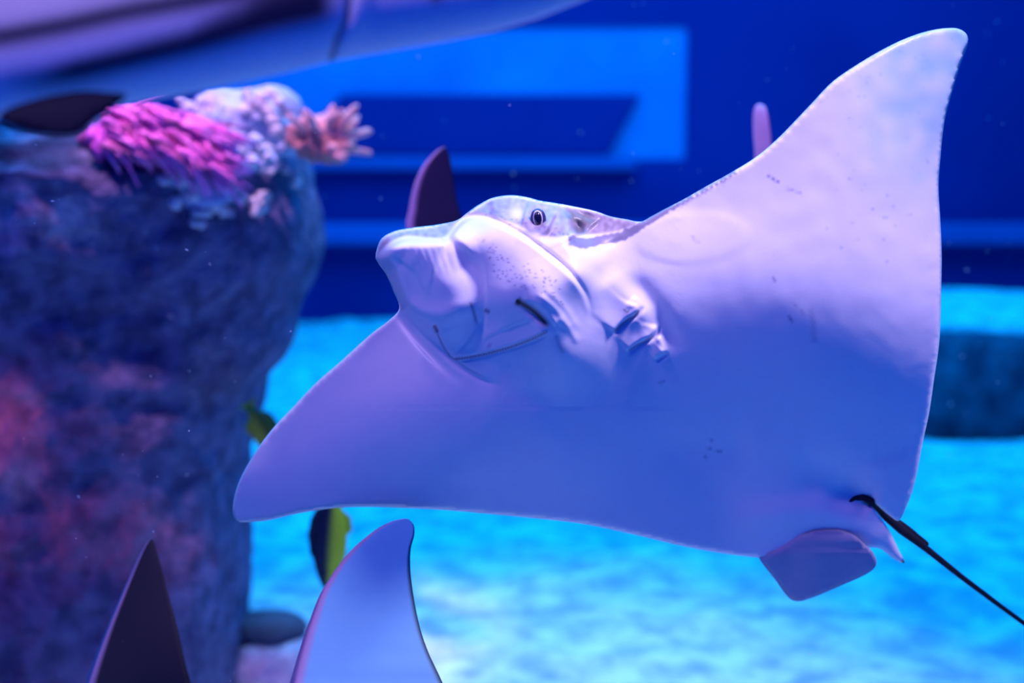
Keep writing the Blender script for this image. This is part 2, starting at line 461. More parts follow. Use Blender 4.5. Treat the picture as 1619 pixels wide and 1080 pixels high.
for i in range(26):
    strand(rng.uniform(140, 172), rng.uniform(196, 220), rng.normal(0.05, .25), 1.0, rng.uniform(24, 50), 3.4, (0.72, 0.14, 0.66), 0.0)
me = mesh_from('tentacles', V, F); set_colors(me, np.array(CC))
tag(link('tentacles', me, M['pink'], pk), kind='stuff')

# peach branching coral
pc = empty('branching_coral', tuple(on_rock(480, 250)))
tag(pc, 'peach pink bushy coral at the outer edge of the reef pillar top', 'coral')
lump('base', at(505, 219, RD - .30), (46 * PX, 0.06, 32 * PX), M['peach'], pc, 0.4, 3.0, 4, (0.52, 0.24, 0.26))
for i in range(64):
    a = math.radians(rng.uniform(-150, 55)); r0 = rng.uniform(5, 32)
    cx, cy = 508 + r0 * math.cos(a), 224 + r0 * math.sin(a) * .8
    L = rng.uniform(22, 46) * (1.15 if -60 < math.degrees(a) < 30 else 0.8)
    dz = rng.uniform(-.06, .03)
    V = []; F = []
    pts = [at(cx + L * t * math.cos(a) + 4 * math.sin(5 * t + i), cy + L * t * math.sin(a) - 5 * t * t, RD - .34 + dz * t) for t in (0, .25, .5, .75, .92, 1.0)]
    tube(V, F, pts, [x * PX * .8 for x in (7.5, 7, 6.5, 6, 5, 2.0)], 8)
    t = rng.random(); me = mesh_from('branch', V, F)
    set_colors(me, np.tile((0.88, 0.42 + .12 * t, 0.46 + .12 * t), (len(V), 1)))
    link('branch', me, M['peach'], pc)

# pale polyps
bm = bmesh.new(); bmesh.ops.create_icosphere(bm, subdivisions=2, radius=1.0)
for v in bm.verts:
    v.co *= 1 + 0.25 * fbm(v.co, 2.2, 6, 2)
    if v.co.z > .6: v.co.z -= (v.co.z - .6) * 1.2
pme = bpy.data.meshes.new('polyp'); bm.to_mesh(pme); bm.free()
pme.polygons.foreach_set('use_smooth', [True] * len(pme.polygons))
pme2 = pme.copy(); pme.materials.append(M['polyp']); pme2.materials.append(M['polyp2'])
def polyps(parent, spots):
    for (px, py, r, kind, lift) in spots:
        p = on_rock(px, py, lift)
        o = bpy.data.objects.new('polyp', pme2 if kind else pme); col.objects.link(o)
        o.parent = parent; o.matrix_parent_inverse = parent.matrix_world.inverted()
        o.location = p; o.scale = (r * PX, r * PX * .8, r * PX * rng.uniform(.7, 1.0))
        o.rotation_euler = (rng.uniform(-.6, .6), rng.uniform(-.6, .6), rng.uniform(0, 6))
pa = empty('polyp_colony', tuple(on_rock(380, 200)))
tag(pa, 'cluster of white and blue coral polyps between the pink and peach corals', 'coral')
lump('base', at(385, 205, RD - .22), (95 * PX, 0.10, 62 * PX), M['polyp2'], pa, 0.3, 8.0, 4)
sp = []
for (x, y) in [(287, 158), (310, 171), (330, 173), (352, 166), (322, 190), (333, 160), (296, 168), (345, 182), (318, 160)]:
    sp.append((x, y, rng.uniform(8, 11), 0, .16))
for i in range(62):
    a = rng.uniform(0, 6.283); r = math.sqrt(rng.random())
    sp.append((388 + 88 * r * math.cos(a), 205 + 60 * r * math.sin(a), rng.uniform(7, 13), int(rng.random() < .62), rng.uniform(.14, .20)))
for (x, y) in [(415, 165), (425, 175), (432, 190), (436, 205), (405, 220), (430, 148), (440, 160)]:
    sp.append((x, y, 11, 0, .2))
polyps(pa, sp)
pb = empty('polyp_colony', tuple(on_rock(340, 310)))
tag(pb, 'pale lavender polyps crusting the rock face below the pink coral', 'coral')
lump('base', on_rock(300, 310), (55 * PX, .02, 18 * PX), M['polyp2'], pb, 0.3, 5.0, 3)
sp = []
for i in range(44):
    t = rng.random(); sp.append((240 + 185 * t, 285 + 52 * t + rng.normal(0, 12) - 10 * t * t, rng.uniform(8, 13), int(rng.random() < .2), .03))
for i in range(30):
    t = rng.random(); x = 310 + 175 * t
    sp.append((x, 272 - 30 * math.sin(t * math.pi) * .4 + 26 * max(0, t - .75) * 4 + rng.normal(0, 6), rng.uniform(7, 12), int(rng.random() < .4), .05))
for i in range(10):
    sp.append((rng.uniform(300, 335), rng.uniform(325, 362), rng.uniform(5, 9), 0, .012))
polyps(pb, sp)

# two stones by the foot of the pillar
SDP = 3.08
bc = at(446, 1045, SDP); ztop = float(at(425, 1004, SDP)[2])
o = boulder(bc[0], bc[1], [(-.03, .9), (ztop * .25, 1.0), (ztop * .55, .98), (ztop * .8, .92), (ztop * .93, .8), (ztop, .4), (ztop, .05)], 'boulder', M['palestone'], .105, .09, .02, 3.0, 40)
tag(o, 'pale lavender boulder on the sand at the foot of the reef pillar', 'rock')
fc = at(427, 1000, SDP)
o = boulder(fc[0], fc[1], [(ztop - .006, .6), (ztop + .006, .92), (ztop + .02, 1.0), (ztop + .034, .88), (ztop + .044, .6), (ztop + .047, .1)], 'flat_stone', M['stone'], .082, .07, .008, 6.0, 40, .95)
tag(o, 'flat dark stone lying on top of the pale lavender boulder', 'rock')

# ------------------------------------------------------------------ the big ray
DR = 1.38; S = DR / FPX                            # metres per pixel at the ray
OUT = [(594, 408), (595.7, 394), (600.4, 381), (608, 373), (624.5, 365), (654, 359.5), (691, 355), (724.5, 347), (737.5, 337), (756, 324),
       (778, 313), (806, 308.5), (830, 311), (854, 317), (876, 320.5), (910, 327), (943, 334.5), (965, 342), (989, 346.5), (1013.5, 350.2),
       (1028, 343), (1048.7, 331.7), (1080, 315.5), (1118.6, 293.5), (1152, 275), (1192.7, 250), (1226.5, 222), (1278.5, 168.6), (1315.5, 130),
       (1352.5, 104), (1390, 81.5), (1427, 63), (1464, 50), (1497, 44.5), (1515.7, 45.5), (1528, 53.7), (1530.5, 66.7), (1519, 100), (1504.5, 148),
       (1493.4, 192.7), (1486.7, 252), (1484, 296.5), (1486.7, 348), (1489, 400), (1488, 466.7), (1485, 541), (1476.7, 600), (1469, 652), (1459, 699),
       (1447, 760), (1435, 797), (1420, 824), (1411, 819), (1396, 807), (1381, 794), (1368, 788), (1378, 800), (1391, 815), (1402, 832), (1411, 849),
       (1421, 870), (1430, 890), (1414, 884), (1392, 868), (1378, 866), (1340, 872), (1290, 884), (1250, 886), (1200, 882), (1130, 873), (1063.5, 860),
       (1019, 849), (970, 838), (920, 828), (840, 819), (765, 812), (710, 807), (653.6, 804), (579.5, 801.6), (524, 804), (468, 812.7), (423.8, 822.7),
       (394, 825.3), (377, 824.5), (370, 817), (368.2, 802), (376, 767), (396, 727), (426.7, 683), (466.7, 640), (500, 605), (540, 570), (573, 540),
       (593, 523), (613, 508), (631, 488), (621.7, 460), (610, 433.4), (599, 418)]
in_head = lambda p: 580 < p[0] < 1075 and 295 < p[1] < 645
outline = catmull(OUT, lambda p: 2.4 if in_head(p) else 4.5)

def grid(x0, x1, y0, y1, s):
    gy = np.arange(y0, y1, s * 0.87); P = []
    for k, y in enumerate(gy):
        xx = np.arange(x0 + (s / 2 if k % 2 else 0), x1, s); P.append(np.stack([xx, np.full(len(xx), y)], 1))
    return np.concatenate(P)
G = grid(360, 1540, 35, 960, 5.0)
G = G[~((G[:, 0] > 578) & (G[:, 0] < 1077) & (G[:, 1] > 293) & (G[:, 1] < 647))]
G2 = grid(580, 1075, 295, 645, 2.3)
G = np.concatenate([G, G2])
G = G[inside(G, outline)]
dG, _, _ = poly_dist(G, outline, True)
lim = np.where((G[:, 0] > 578) & (G[:, 0] < 1077) & (G[:, 1] > 293) & (G[:, 1] < 647), 1.5, 3.0)
G = G[dG > lim]
no = len(outline)
allp = np.concatenate([outline, G])
vv, ee, ff, *_ = delaunay_2d_cdt([Vector(p) for p in allp], [(i, (i + 1) % no) for i in range(no)], [], 1, 1e-5)
P = np.array([(v.x, v.y) for v in vv])
TRI = [tuple(f) for f in ff]
dist, _, _ = poly_dist(P, outline, True)
dist[dist < 1e-3] = 0
on_rim = dist == 0

# --- disc depth (pixels, + = further from the viewer)
CTRL = [(600, 400, 25), (700, 450, 5), (800, 420, -10), (860, 340, 10), (800, 320, 20), (930, 400, -20), (780, 540, 0), (700, 540, 30), (820, 600, 20),
        (900, 560, 0), (1000, 480, -25), (1014, 352, -30), (1050, 420, -34),
        (1100, 335, -30), (1200, 300, -48), (1150, 420, -44), (1300, 240, -62), (1280, 360, -56), (1250, 470, -40), (1400, 140, -58), (1420, 260, -42),
        (1400, 380, -34), (1380, 480, -18), (1500, 55, -25), (1528, 60, -5), (1500, 160, -12), (1487, 260, 2), (1487, 380, 14), (1487, 500, 34),
        (1475, 600, 84), (1455, 710, 178), (1420, 820, 270), (1400, 600, 62), (1370, 720, 175), (1300, 560, 15), (1200, 545, 5), (1100, 540, 5),
        (1010, 580, 28), (950, 640, 60), (1060, 650, 92), (1200, 650, 100), (1300, 660, 108), (880, 700, 95), (1000, 760, 185), (1150, 760, 205),
        (1300, 770, 222), (1020, 845, 262), (1130, 870, 290), (1200, 880, 298), (1300, 860, 290), (1400, 850, 292), (900, 825, 235), (765, 810, 220),
        (740, 720, 105), (660, 640, 62), (780, 650, 45), (640, 560, 72), (631, 490, 75), (560, 560, 120), (570, 680, 125), (600, 760, 175), (520, 803, 225),
        (480, 720, 185), (470, 640, 180), (420, 700, 225), (370, 815, 300), (400, 780, 255), (440, 815, 265)]
disc = tps(CTRL)
z0 = disc(P)
z = z0.copy()
pig = np.tile(np.array((0.80, 0.78, 0.86)), (len(P), 1))

def taper(t, e0=0.12, e1=0.12):
    return smooth01(t / max(e0, 1e-6)) * smooth01((1 - t) / max(e1, 1e-6))
def near(poly, r):
    poly = np.asarray(poly, float); a = poly.min(0) - r; b = poly.max(0) + r
    return np.where((P[:, 0] > a[0]) & (P[:, 0] < b[0]) & (P[:, 1] > a[1]) & (P[:, 1] < b[1]))[0]
def ridge(poly, A, w, e0=.2, e1=.2):
    poly = catmull(poly, 6, False); I = near(poly, w * 2.5); d, t, s = poly_dist(P[I], poly)
    z[I] -= A * np.exp(-(d / w) ** 2) * taper(t, e0, e1)
def fold(poly, A, edge, decay, side=1, groove=0, gw=4, e0=.12, e1=.12):
    """a flap whose free edge runs along poly: the flap side comes forward by A, falling off over decay"""
    poly = catmull(poly, 4, False); I = near(poly, decay * 3 + 10); d, t, s = poly_dist(P[I], poly)
    sd = d * s * side; k = taper(t, e0, e1)
    far_end = (t < .001) | (t > .999)
    up = smooth01((sd + edge) / (2 * edge)) * np.exp(-np.maximum(sd, 0) / decay) * k
    up = np.where(far_end, 0, up)
    z[I] -= A * up
    if groove: z[I] += groove * np.exp(-((sd + gw) / gw) ** 2) * k
def pit(c, r, rot, A):
    a = math.radians(rot); dx = P[:, 0] - c[0]; dy = P[:, 1] - c[1]
    u = dx * math.cos(a) + dy * math.sin(a); v = -dx * math.sin(a) + dy * math.cos(a)
    q = (u / r[0]) ** 2 + (v / r[1]) ** 2
    z[:] += A * np.exp(-q * 1.4); return q
def paint(w, rgb):
    w = np.clip(w, 0, 1)[:, None]; pig[:] = pig * (1 - w) + np.array(rgb) * w
def stroke(poly, w, rgb, k=1.0, e0=.1, e1=.1):
    poly = catmull(poly, 4, False); I = near(poly, w * 3); d, t, s = poly_dist(P[I], poly)
    ww = np.zeros(len(P)); ww[I] = np.exp(-(d / w) ** 2) * np.maximum(taper(t, e0, e1), 0) * k; paint(ww, rgb)

# --- head stands forward of the disc
HEAD = [(594, 408), (600, 381), (624, 365), (691, 355), (738, 337), (778, 313), (806, 308), (854, 317), (910, 327), (965, 342), (1000, 352), (1010, 400), (1000, 470),
        (1000, 550), (970, 620), (900, 662), (820, 650), (755, 604), (714, 567), (685, 542), (655, 515), (631, 487), (610, 433)]
hp = catmull(HEAD, 8); hd, ht, _ = poly_dist(P, hp, True); hin = inside(P, hp)
sd = np.where(hin, hd, -hd)
lo = smooth01((P[:, 0] - 640) / 200) * smooth01((P[:, 1] - 360) / 160)
lo = np.maximum(lo, smooth01((P[:, 0] - 870) / 110))
wid = 22 + 130 * lo
top_w = smooth01((420 - P[:, 1]) / 90); wid = wid + 42 * top_w
soft = smooth01((lo - .15) / .4)
bump = 95 * (np.sin(np.clip(sd / wid, 0, 1) * math.pi / 2) ** 1.15 * (1 - soft) + smooth01(sd / (wid * 1.15)) * soft)
T3 = np.array(TRI); EA = np.concatenate([T3[:, 0], T3[:, 1], T3[:, 2], T3[:, 1], T3[:, 2], T3[:, 0]]); EB = np.concatenate([T3[:, 1], T3[:, 2], T3[:, 0], T3[:, 0], T3[:, 1], T3[:, 2]])
DEG = np.maximum(np.bincount(EA, minlength=len(P)), 1)
def relax(f, n, w):
    g = f.copy()
    for _ in range(n):
        g = np.where(on_rim, f, g + .7 * (np.bincount(EA, weights=g[EB], minlength=len(P)) / DEG - g))
    return f * (1 - w) + g * w
bump = relax(bump, 60, smooth01((P[:, 0] - 690) / 80))
z -= bump
nzv = np.array([nz((p[0], p[1], 0), 0.03, 2.0) for p in P])
nzf = np.array([nz((p[0], p[1], 0), 0.13, 7.0) for p in P])

# rostral lobes
fold([(604, 416), (608, 400), (620, 388), (640, 380), (668, 379), (690, 382), (704, 386)], 17, 3, 36, 1, 10, 3.0, .35, .06)
fold([(706, 378), (716, 368), (727, 356), (738, 348), (752, 345), (772, 348), (800, 360), (830, 377), (860, 398), (888, 421), (910, 445), (924, 468), (931, 492), (932, 512)],
     21, 3, 75, 1, 13, 3.0, .05, .45)
ridge([(742, 360), (775, 372), (820, 405), (868, 450), (905, 500)], 9, 34, .2, .3)
ridge([(800, 415), (845, 462), (880, 505), (895, 540)], 13, 34, .35, .25)
ridge([(640, 395), (668, 410), (690, 440), (705, 480)], 8, 28, .2, .4)
ridge([(722, 390), (745, 425), (757, 465), (768, 510), (772, 545)], -13, 26, .25, .3)
ridge([(612, 425), (640, 480), (668, 520)], 6, 14)
for k in range(7):
    x = 640 + 11 * k; ridge([(x, 386), (x + 8, 410), (x + 18, 440)], 1.6, 3.5, .2, .5)
for k in range(4):
    x = 712 + 9 * k; ridge([(x, 382 + 2 * k), (x + 6, 405), (x + 16, 440)], 1.5, 3.2, .2, .5)
ridge([(600, 384), (640, 372), (700, 364)], 7, 9)
# crown, eye boss, cheek
ridge([(770, 330), (806, 322), (850, 330)], 12, 22)
ridge([(828, 338), (851, 346), (872, 356)], 16, 26, .05, .05)
ridge([(905, 362), (870, 372), (840, 365), (812, 350)], -9, 10)
ridge([(838, 330), (846, 322), (858, 320), (866, 326)], 5, 4)
fold([(832, 334), (838, 326), (848, 321), (858, 320), (866, 324)], 4, 1.8, 9, 1, 3, 2.2)
ridge([(833, 346), (838, 362), (851, 370), (864, 364), (869, 350)], 6, 3.2)
q = pit((851, 346), (15, 19), 0, 9)
# spiracle behind the eye
fold([(876, 322), (893, 336), (905, 352), (913, 366), (916, 372)], 12, 2.2, 26, 1, 6, 4, .1, .05)
pit((915, 360), (15, 12), 40, 26); pit((925, 340), (24, 8), 18, 9)
fold([(950, 346), (936, 358), (925, 370)], 7, 2, 14, 1, 3, 3)
fold([(906, 372), (918, 373), (930, 372)], 6, 2, 12, -1)
for k in range(5):
    ridge([(925, 377 + 3.5 * k), (955, 372 + 3 * k), (990, 362 + 2.2 * k)], 1.2, 2.0)
# cheek groove outside the right lobe, body folds
ridge([(868, 400), (900, 408), (935, 425), (960, 455)], -2, 12)
ridge([(900, 420), (935, 450), (955, 500), (950, 540)], 3, 20)
ridge([(985, 432), (1010, 455), (1035, 490), (1056, 525), (1085, 560)], -10, 17, .25, .3)
ridge([(945, 430), (975, 455), (1000, 480), (1030, 520)], 10, 22, .25, .25)
# gill flaps
fold([(968, 528), (980, 514), (992, 504), (1002, 498), (1010, 490), (1013, 482)], 9, 1.8, 22, -1, 7, 3, .12, .10)
fold([(1012, 484), (1009, 474), (1003, 468)], 6, 2, 12, -1, 2, 2)
fold([(990, 558), (1004, 546), (1018, 538), (1030, 532), (1038, 522), (1040, 514)], 8, 1.8, 20, -1, 6, 3, .12, .10)
fold([(1035, 568), (1044, 562), (1051, 556)], 8, 1.8, 16, -1, 5, 3)
ridge([(1040, 530), (1046, 548), (1050, 560)], 6, 6)
ridge([(1030, 618), (1048, 622), (1062, 612)], -1.2, 6)
stroke([(970, 527), (982, 514), (994, 505), (1004, 499), (1012, 488)], 2.0, (0.10, 0.08, 0.16), .85)
stroke([(992, 557), (1005, 547), (1020, 540), (1034, 530)], 1.6, (0.16, 0.12, 0.22), .8)
stroke([(986, 488), (991, 494), (995, 491)], 1.5, (0.16, 0.12, 0.22), .8)
# mouth and nasal curtain
MOUTH = [(690, 522), (697, 540), (706, 556), (717, 567), (740, 565), (775, 557), (815, 546), (845, 535), (866, 524)]
fold(MOUTH, 7, 1.8, 26, -1, 4, 2.5, .06, .06)
stroke(MOUTH, 1.3, (0.12, 0.10, 0.22), .85, .02, .02)
for k in range(34):
    t = k / 33; x = 722 + 142 * t; y = 567.5 - 12 * t - 31 * t * t
    paint(np.exp(-(((P[:, 0] - x) / 1.6) ** 2 + ((P[:, 1] - y) / 2.2) ** 2)), (0.10, 0.08, 0.2))
fold([(717, 567), (735, 580), (755, 592), (778, 602), (800, 607)], 7, 3, 40, -1, 4, 4, .05, .5)
stroke([(717, 567), (738, 582), (758, 593), (778, 601)], 1.3, (0.2, 0.18, 0.34), .6, .02, .5)
fold([(628, 484), (645, 508), (666, 534), (690, 560), (716, 586), (750, 612)], 4, 5, 30, -1, 8, 7, .1, .5)
# nostrils
I = stroke
pit((844, 497), (26, 7), 36, 12)
stroke([(816, 475), (830, 483), (846, 494), (858, 506), (870, 520)], 5.2, (0.035, 0.004, 0.012), 1, .03, .2)
stroke([(816, 475), (822, 480)], 5.0, (0.004, 0.004, 0.01), 1, .0, .0)
fold([(824, 476), (842, 479), (858, 490), (870, 504), (880, 520)], 5, 2, 14, -1, 2, 3)
pit((689, 520), (4.5, 8), -25, 8); stroke([(686, 514), (689, 520), (692, 526)], 3.0, (0.03, 0.02, 0.08), .95, .0, .1)
stroke([(742, 474), (748, 490), (752, 506), (755, 518)], 2.6, (0.10, 0.09, 0.25), .75, .2, .3)
stroke([(766, 489), (770, 492), (775, 493)], 3.2, (0.07, 0.06, 0.2), .8, .1, .1)
stroke([(770, 545), (776, 548)], 5, (0.25, 0.24, 0.45), .5)
stroke([(878, 528), (884, 545), (892, 560)], 4, (0.25, 0.22, 0.4), .5)
# folds over the face between nostril and lobe
for (a, b, c, A) in (((845, 462), (880, 490), (905, 525), 4), ((860, 455), (895, 490), (915, 525), 3), ((880, 500), (900, 520), (915, 545), 3)):
    ridge([a, b, c], A, 5)
# chest
ridge([(745, 612), (830, 660), (900, 690)], 7, 30, .3, .4)
ridge([(1010, 690), (1100, 715), (1200, 700)], -6, 40)
# belly to tail root swelling and the hollow under the tail
ridge([(1120, 830), (1230, 815), (1320, 815), (1375, 845), (1405, 872)], 13, 26, .4, .1)
ridge([(1300, 775), (1345, 780), (1385, 800)], -20, 22, .4, .2)
ridge([(1250, 740), (1330, 760), (1370, 775)], -10, 34, .3, .2)
ridge([(1400, 720), (1412, 770), (1408, 805)], 5, 36)
# slight oval bulge at the near wing root, wrinkled trailing margin
q = ((P[:, 0] - 1095) / 98) ** 2 + ((P[:, 1] - 376 - (P[:, 0] - 1095) * -.05) / 44) ** 2
z -= 1.6 * smooth01((1.06 - q) / .45)
for k in range(52):
    y = 395 + 5.4 * k + rng.normal(0, 1.2); L = rng.uniform(18, 46) + (20 if y > 560 else 0)
    xe = np.interp(y, [300, 400, 466, 541, 600, 652, 700], [1484, 1489, 1488, 1485, 1476, 1469, 1459])
    ridge([(xe, y), (xe - L * .5, y + 4 + 1.5 * rng.normal()), (xe - L, y + 12)], rng.uniform(.6, 1.5), 2.4, .02, .6)
for k in range(16):
    x = rng.uniform(1050, 1420); y = rng.uniform(420, 560); ridge([(x, y), (x + 40, y + 38), (x + 70, y + 62)], rng.uniform(.15, .45), 4, .4, .4)
z += 0.2 * nzf + 0.8 * nzv

# pigment: dark back skin wraps over the leading edge, head crown and spiracle
lead = catmull([(905, 380), (925, 385), (950, 380), (985, 372), (1015, 356), (1048, 336), (1080, 320), (1118, 298), (1152, 279), (1193, 253)], 5, False)
d, t, s = poly_dist(P, lead)
w = 10.5 * (1 - .62 * t) + 3.2 * nzf + 3 * nzv
paint(smooth01((w - d) / 4) * smooth01((1 - t) / .15) * .92, (0.17, 0.16, 0.27))
crown = inside(P, catmull([(596, 405), (601, 381), (625, 366), (691, 355), (738, 337), (778, 313), (806, 308), (854, 317), (910, 327), (1013, 350), (985, 366), (930, 374), (910, 372),
                           (880, 378), (850, 372), (800, 352), (760, 340), (735, 345), (706, 376), (680, 379), (640, 376), (612, 390)], 8))
cd, _, _ = poly_dist(P, catmull([(596, 405), (601, 381), (625, 366), (691, 355), (738, 337), (778, 313), (806, 308), (854, 317), (910, 327), (1013, 350), (985, 366), (930, 374), (910, 372),
                           (880, 378), (850, 372), (800, 352), (760, 340), (735, 345), (706, 376), (680, 379), (640, 376), (612, 390)], 8), True)
paint(np.where(crown, smooth01(cd / 6), 0) * (.85 + .25 * nzf), (0.27, 0.22, 0.30))
paint(np.exp(-(((P[:, 0] - 817) / 12) ** 2 + ((P[:, 1] - 338) / 11) ** 2)) * .8, (0.78, 0.74, 0.80))
paint(np.exp(-(((P[:, 0] - 880) / 22) ** 2 + ((P[:, 1] - 368) / 8) ** 2)) * .6, (0.32, 0.33, 0.50))
paint(np.exp(-(((P[:, 0] - 838) / 12) ** 2 + ((P[:, 1] - 366) / 5) ** 2)) * .7, (0.22, 0.24, 0.42))
paint(np.exp(-(((P[:, 0] - 918) / 27) ** 2 + ((P[:, 1] - 345 - (P[:, 0] - 918) * .28) / 11) ** 2) ** 2) * (.85 + .2 * nzf), (0.13, 0.15, 0.14))
paint(np.exp(-(((P[:, 0] - 917) / 12) ** 2 + ((P[:, 1] - 364) / 9) ** 2) ** 2) * .8, (0.10, 0.12, 0.15))
for (x, y) in [(793, 321), (797, 325), (790, 326), (795, 335), (788, 336), (800, 329)]:
    paint(np.exp(-(((P[:, 0] - x) / 4.5) ** 2 + ((P[:, 1] - y) / 1.6) ** 2)) * .6, (0.28, 0.2, 0.36))
# sensory pores
for k in range(120):
    if k < 84:
        u, v = rng.random(), rng.random(); x = 758 + 120 * u + 22 * v; y = 375 + 62 * u + 62 * v - 10 * u * v
    else:
        u = rng.random(); x = 766 + 145 * u; y = 340 + 42 * u - 6 * math.sin(u * 3) + rng.normal(0, 3.5)
    paint(np.exp(-(((P[:, 0] - x) / 1.7) ** 2 + ((P[:, 1] - y) / 1.1) ** 2)) * .75, (0.12, 0.10, 0.25))
# scars and flecks
for (pl, w, k) in [([(1212, 275), (1222, 283), (1232, 289)], 1.8, .8), ([(1240, 297), (1250, 300), (1262, 304), (1270, 308)], 1.8, .45), ([(1216, 434), (1222, 440), (1228, 446)], 1.1, .7),
                   ([(1246, 500), (1252, 507), (1256, 511)], 1.4, .7), ([(1280, 485), (1284, 498), (1286, 520), (1288, 545)], 4, .28), ([(1110, 705), (1130, 712), (1145, 715)], 1.2, .6),
                   ([(1112, 722), (1122, 726)], 1.8, .6), ([(1275, 500), (1262, 487), (1250, 475)], 1.0, .3), ([(1120, 697), (1126, 696)], 1.5, .5), ([(1040, 606), (1052, 602)], 2, .4),
                   ([(1222, 780), (1230, 781)], 1.6, .4), ([(1094, 373), (1104, 384), (1108, 386)], 2.0, .3)]:
    stroke(pl, w, (0.14, 0.12, 0.32), k)
for k in range(110):
    x = rng.uniform(1290, 1515); y = rng.uniform(60, 420)
    L = rng.uniform(3, 9); stroke([(x, y), (x + L, y + L * .25)], rng.uniform(.9, 1.6), (0.30, 0.34, 0.55), rng.uniform(.2, .55), .2, .2)
paint(np.clip(.4 * nzv + .72, 0, .92) * smooth01((P[:, 0] - 1270) / 200) * smooth01((400 - P[:, 1]) / 260), (0.25, 0.50, 0.66))  # dimmer, bluish light at the raised wing tip painted into the skin

z = relax(z, 2, np.ones(len(P)))
# --- close the body: rounded rim, domed back
r = 6.5
rnd = np.where(dist < r, r * (1 - np.sqrt(np.clip(1 - (1 - dist / r) ** 2, 0, 1))), 0)
front = z + rnd
thick = 95 * (1 - np.exp(-(dist / 150) ** 1.8)) + 46 * np.where(hin, smooth01(hd / 60), 0)
back = z + r + thick * np.where(on_rim, 0, 1) + np.minimum(dist * .35, 4)
Vf = at_many(P, DR + front * S)
ridx = np.where(~on_rim)[0]
bmap = np.arange(len(P)); bmap[ridx] = len(P) + np.arange(len(ridx))
Vb = at_many(P[ridx], DR + back[ridx] * S)
ALLV = np.concatenate([Vf, Vb])
def flip(t): return (t[0], t[2], t[1])
a, b, c = (Vf[i] for i in TRI[len(TRI) // 2])
toward = np.cross(b - a, c - a) @ (CAMN - a) > 0
Fr = [t if toward else flip(t) for t in TRI]
Bk = [tuple(int(bmap[i]) for i in flip(t)) for t in Fr]
Bk = [t for t in Bk]
me = mesh_from('body', ALLV, Fr + Bk)
back_col = np.tile(np.array((0.16, 0.145, 0.19)), (len(ridx), 1))
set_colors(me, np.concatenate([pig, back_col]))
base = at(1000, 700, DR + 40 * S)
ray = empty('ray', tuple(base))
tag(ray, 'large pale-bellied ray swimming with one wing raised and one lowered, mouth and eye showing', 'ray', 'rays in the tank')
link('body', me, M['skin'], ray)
print('ray verts', len(ALLV))

def front_depth(px, py):
    i = np.argmin((P[:, 0] - px) ** 2 + (P[:, 1] - py) ** 2); return DR + front[i] * S

# eye: dark ball, pale iris ring, dark pupil
def dome(name, c, rx, ry, h, m, parent, tilt=0.0, n=32, rings=8, inner=0.0):
    V = []; F = []
    d0 = c[2]
    for k in range(rings + 1):
        q = inner + (1 - inner) * k / rings
        for i in range(n):
            a = 2 * math.pi * i / n; x = rx * q * math.cos(a); y = ry * q * math.sin(a)
            x, y = x * math.cos(tilt) - y * math.sin(tilt), x * math.sin(tilt) + y * math.cos(tilt)
            dz = -h * math.sqrt(max(0, 1 - q * q)) * S
            V.append(at(c[0] + x, c[1] + y, d0 + dz))
    for k in range(rings):
        for i in range(n):
            F.append((k * n + i, (k + 1) * n + i, (k + 1) * n + (i + 1) % n, k * n + (i + 1) % n))
    if inner == 0: pass
    # rear shell so the piece is solid
    off = len(V)
    for i in range(n):
        a = 2 * math.pi * i / n; x = rx * .6 * math.cos(a); y = ry * .6 * math.sin(a)
        V.append(at(c[0] + x, c[1] + y, d0 + h * .8 * S))
    for i in range(n):
        F.append((rings * n + i, off + i, off + (i + 1) % n, rings * n + (i + 1) % n))
    F.append(tuple(off + i for i in range(n)))
    return link(name, mesh_from(name, V, F), m, parent)
ed = front_depth(851, 346) - 10.5 * S
eye = dome('eye', (851, 346, ed), 12.5, 16.5, 7, M['sclera'], ray, -.12)
dome('iris', (850.5, 345.5, ed - 3.2 * S), 8.6, 13.6, 5.0, M['iris'], eye, -.12)
dome('pupil', (850.5, 345.5, ed - 5.4 * S), 6.7, 11.8, 5.4, M['pupil'], eye, -.12)

# pelvic fins: thin sheets rooted in the body
def sheet(name, poly, depth, m, parent, thick=5.0, step=5, spacing=7.0, color=None, scale=S, d0=DR):
    ol = catmull(poly, step); g = grid(ol[:, 0].min(), ol[:, 0].max(), ol[:, 1].min(), ol[:, 1].max(), spacing)
    g = g[inside(g, ol)]; dg_, _, _ = poly_dist(g, ol, True); g = g[dg_ > spacing * .5]
    n = len(ol); vv, ee, ff, *_ = delaunay_2d_cdt([Vector(p) for p in np.concatenate([ol, g])], [(i, (i + 1) % n) for i in range(n)], [], 1, 1e-5)
    Q = np.array([(v.x, v.y) for v in vv]); dd, _, _ = poly_dist(Q, ol, True); rim = dd < 1e-3
    zz = depth(Q); tk = thick * (1 - np.exp(-dd / 14))
    A = at_many(Q, d0 + (zz - tk) * scale); idx = np.where(~rim)[0]
    B = at_many(Q[idx], d0 + (zz[idx] + tk[idx]) * scale)
    mp = np.arange(len(Q)); mp[idx] = len(Q) + np.arange(len(idx))
    a, b, c = (A[i] for i in ff[len(ff) // 2]); tw = np.cross(b - a, c - a) @ (CAMN - a) > 0
    fr = [tuple(t) if tw else (t[0], t[2], t[1]) for t in ff]
    bk = [(int(mp[t[0]]), int(mp[t[2]]), int(mp[t[1]])) for t in fr]
    me = mesh_from(name, np.concatenate([A, B]), fr + bk)
    if color is not None: set_colors(me, np.tile(color, (len(me.vertices), 1)))
    return link(name, me, m, parent)
_m = (P[:, 0] > 1150) & (P[:, 1] > 790) & (dist > 7); _P = P[_m][::2]; _f = front[_m][::2]
body_z = tps(np.column_stack([_P, _f]))
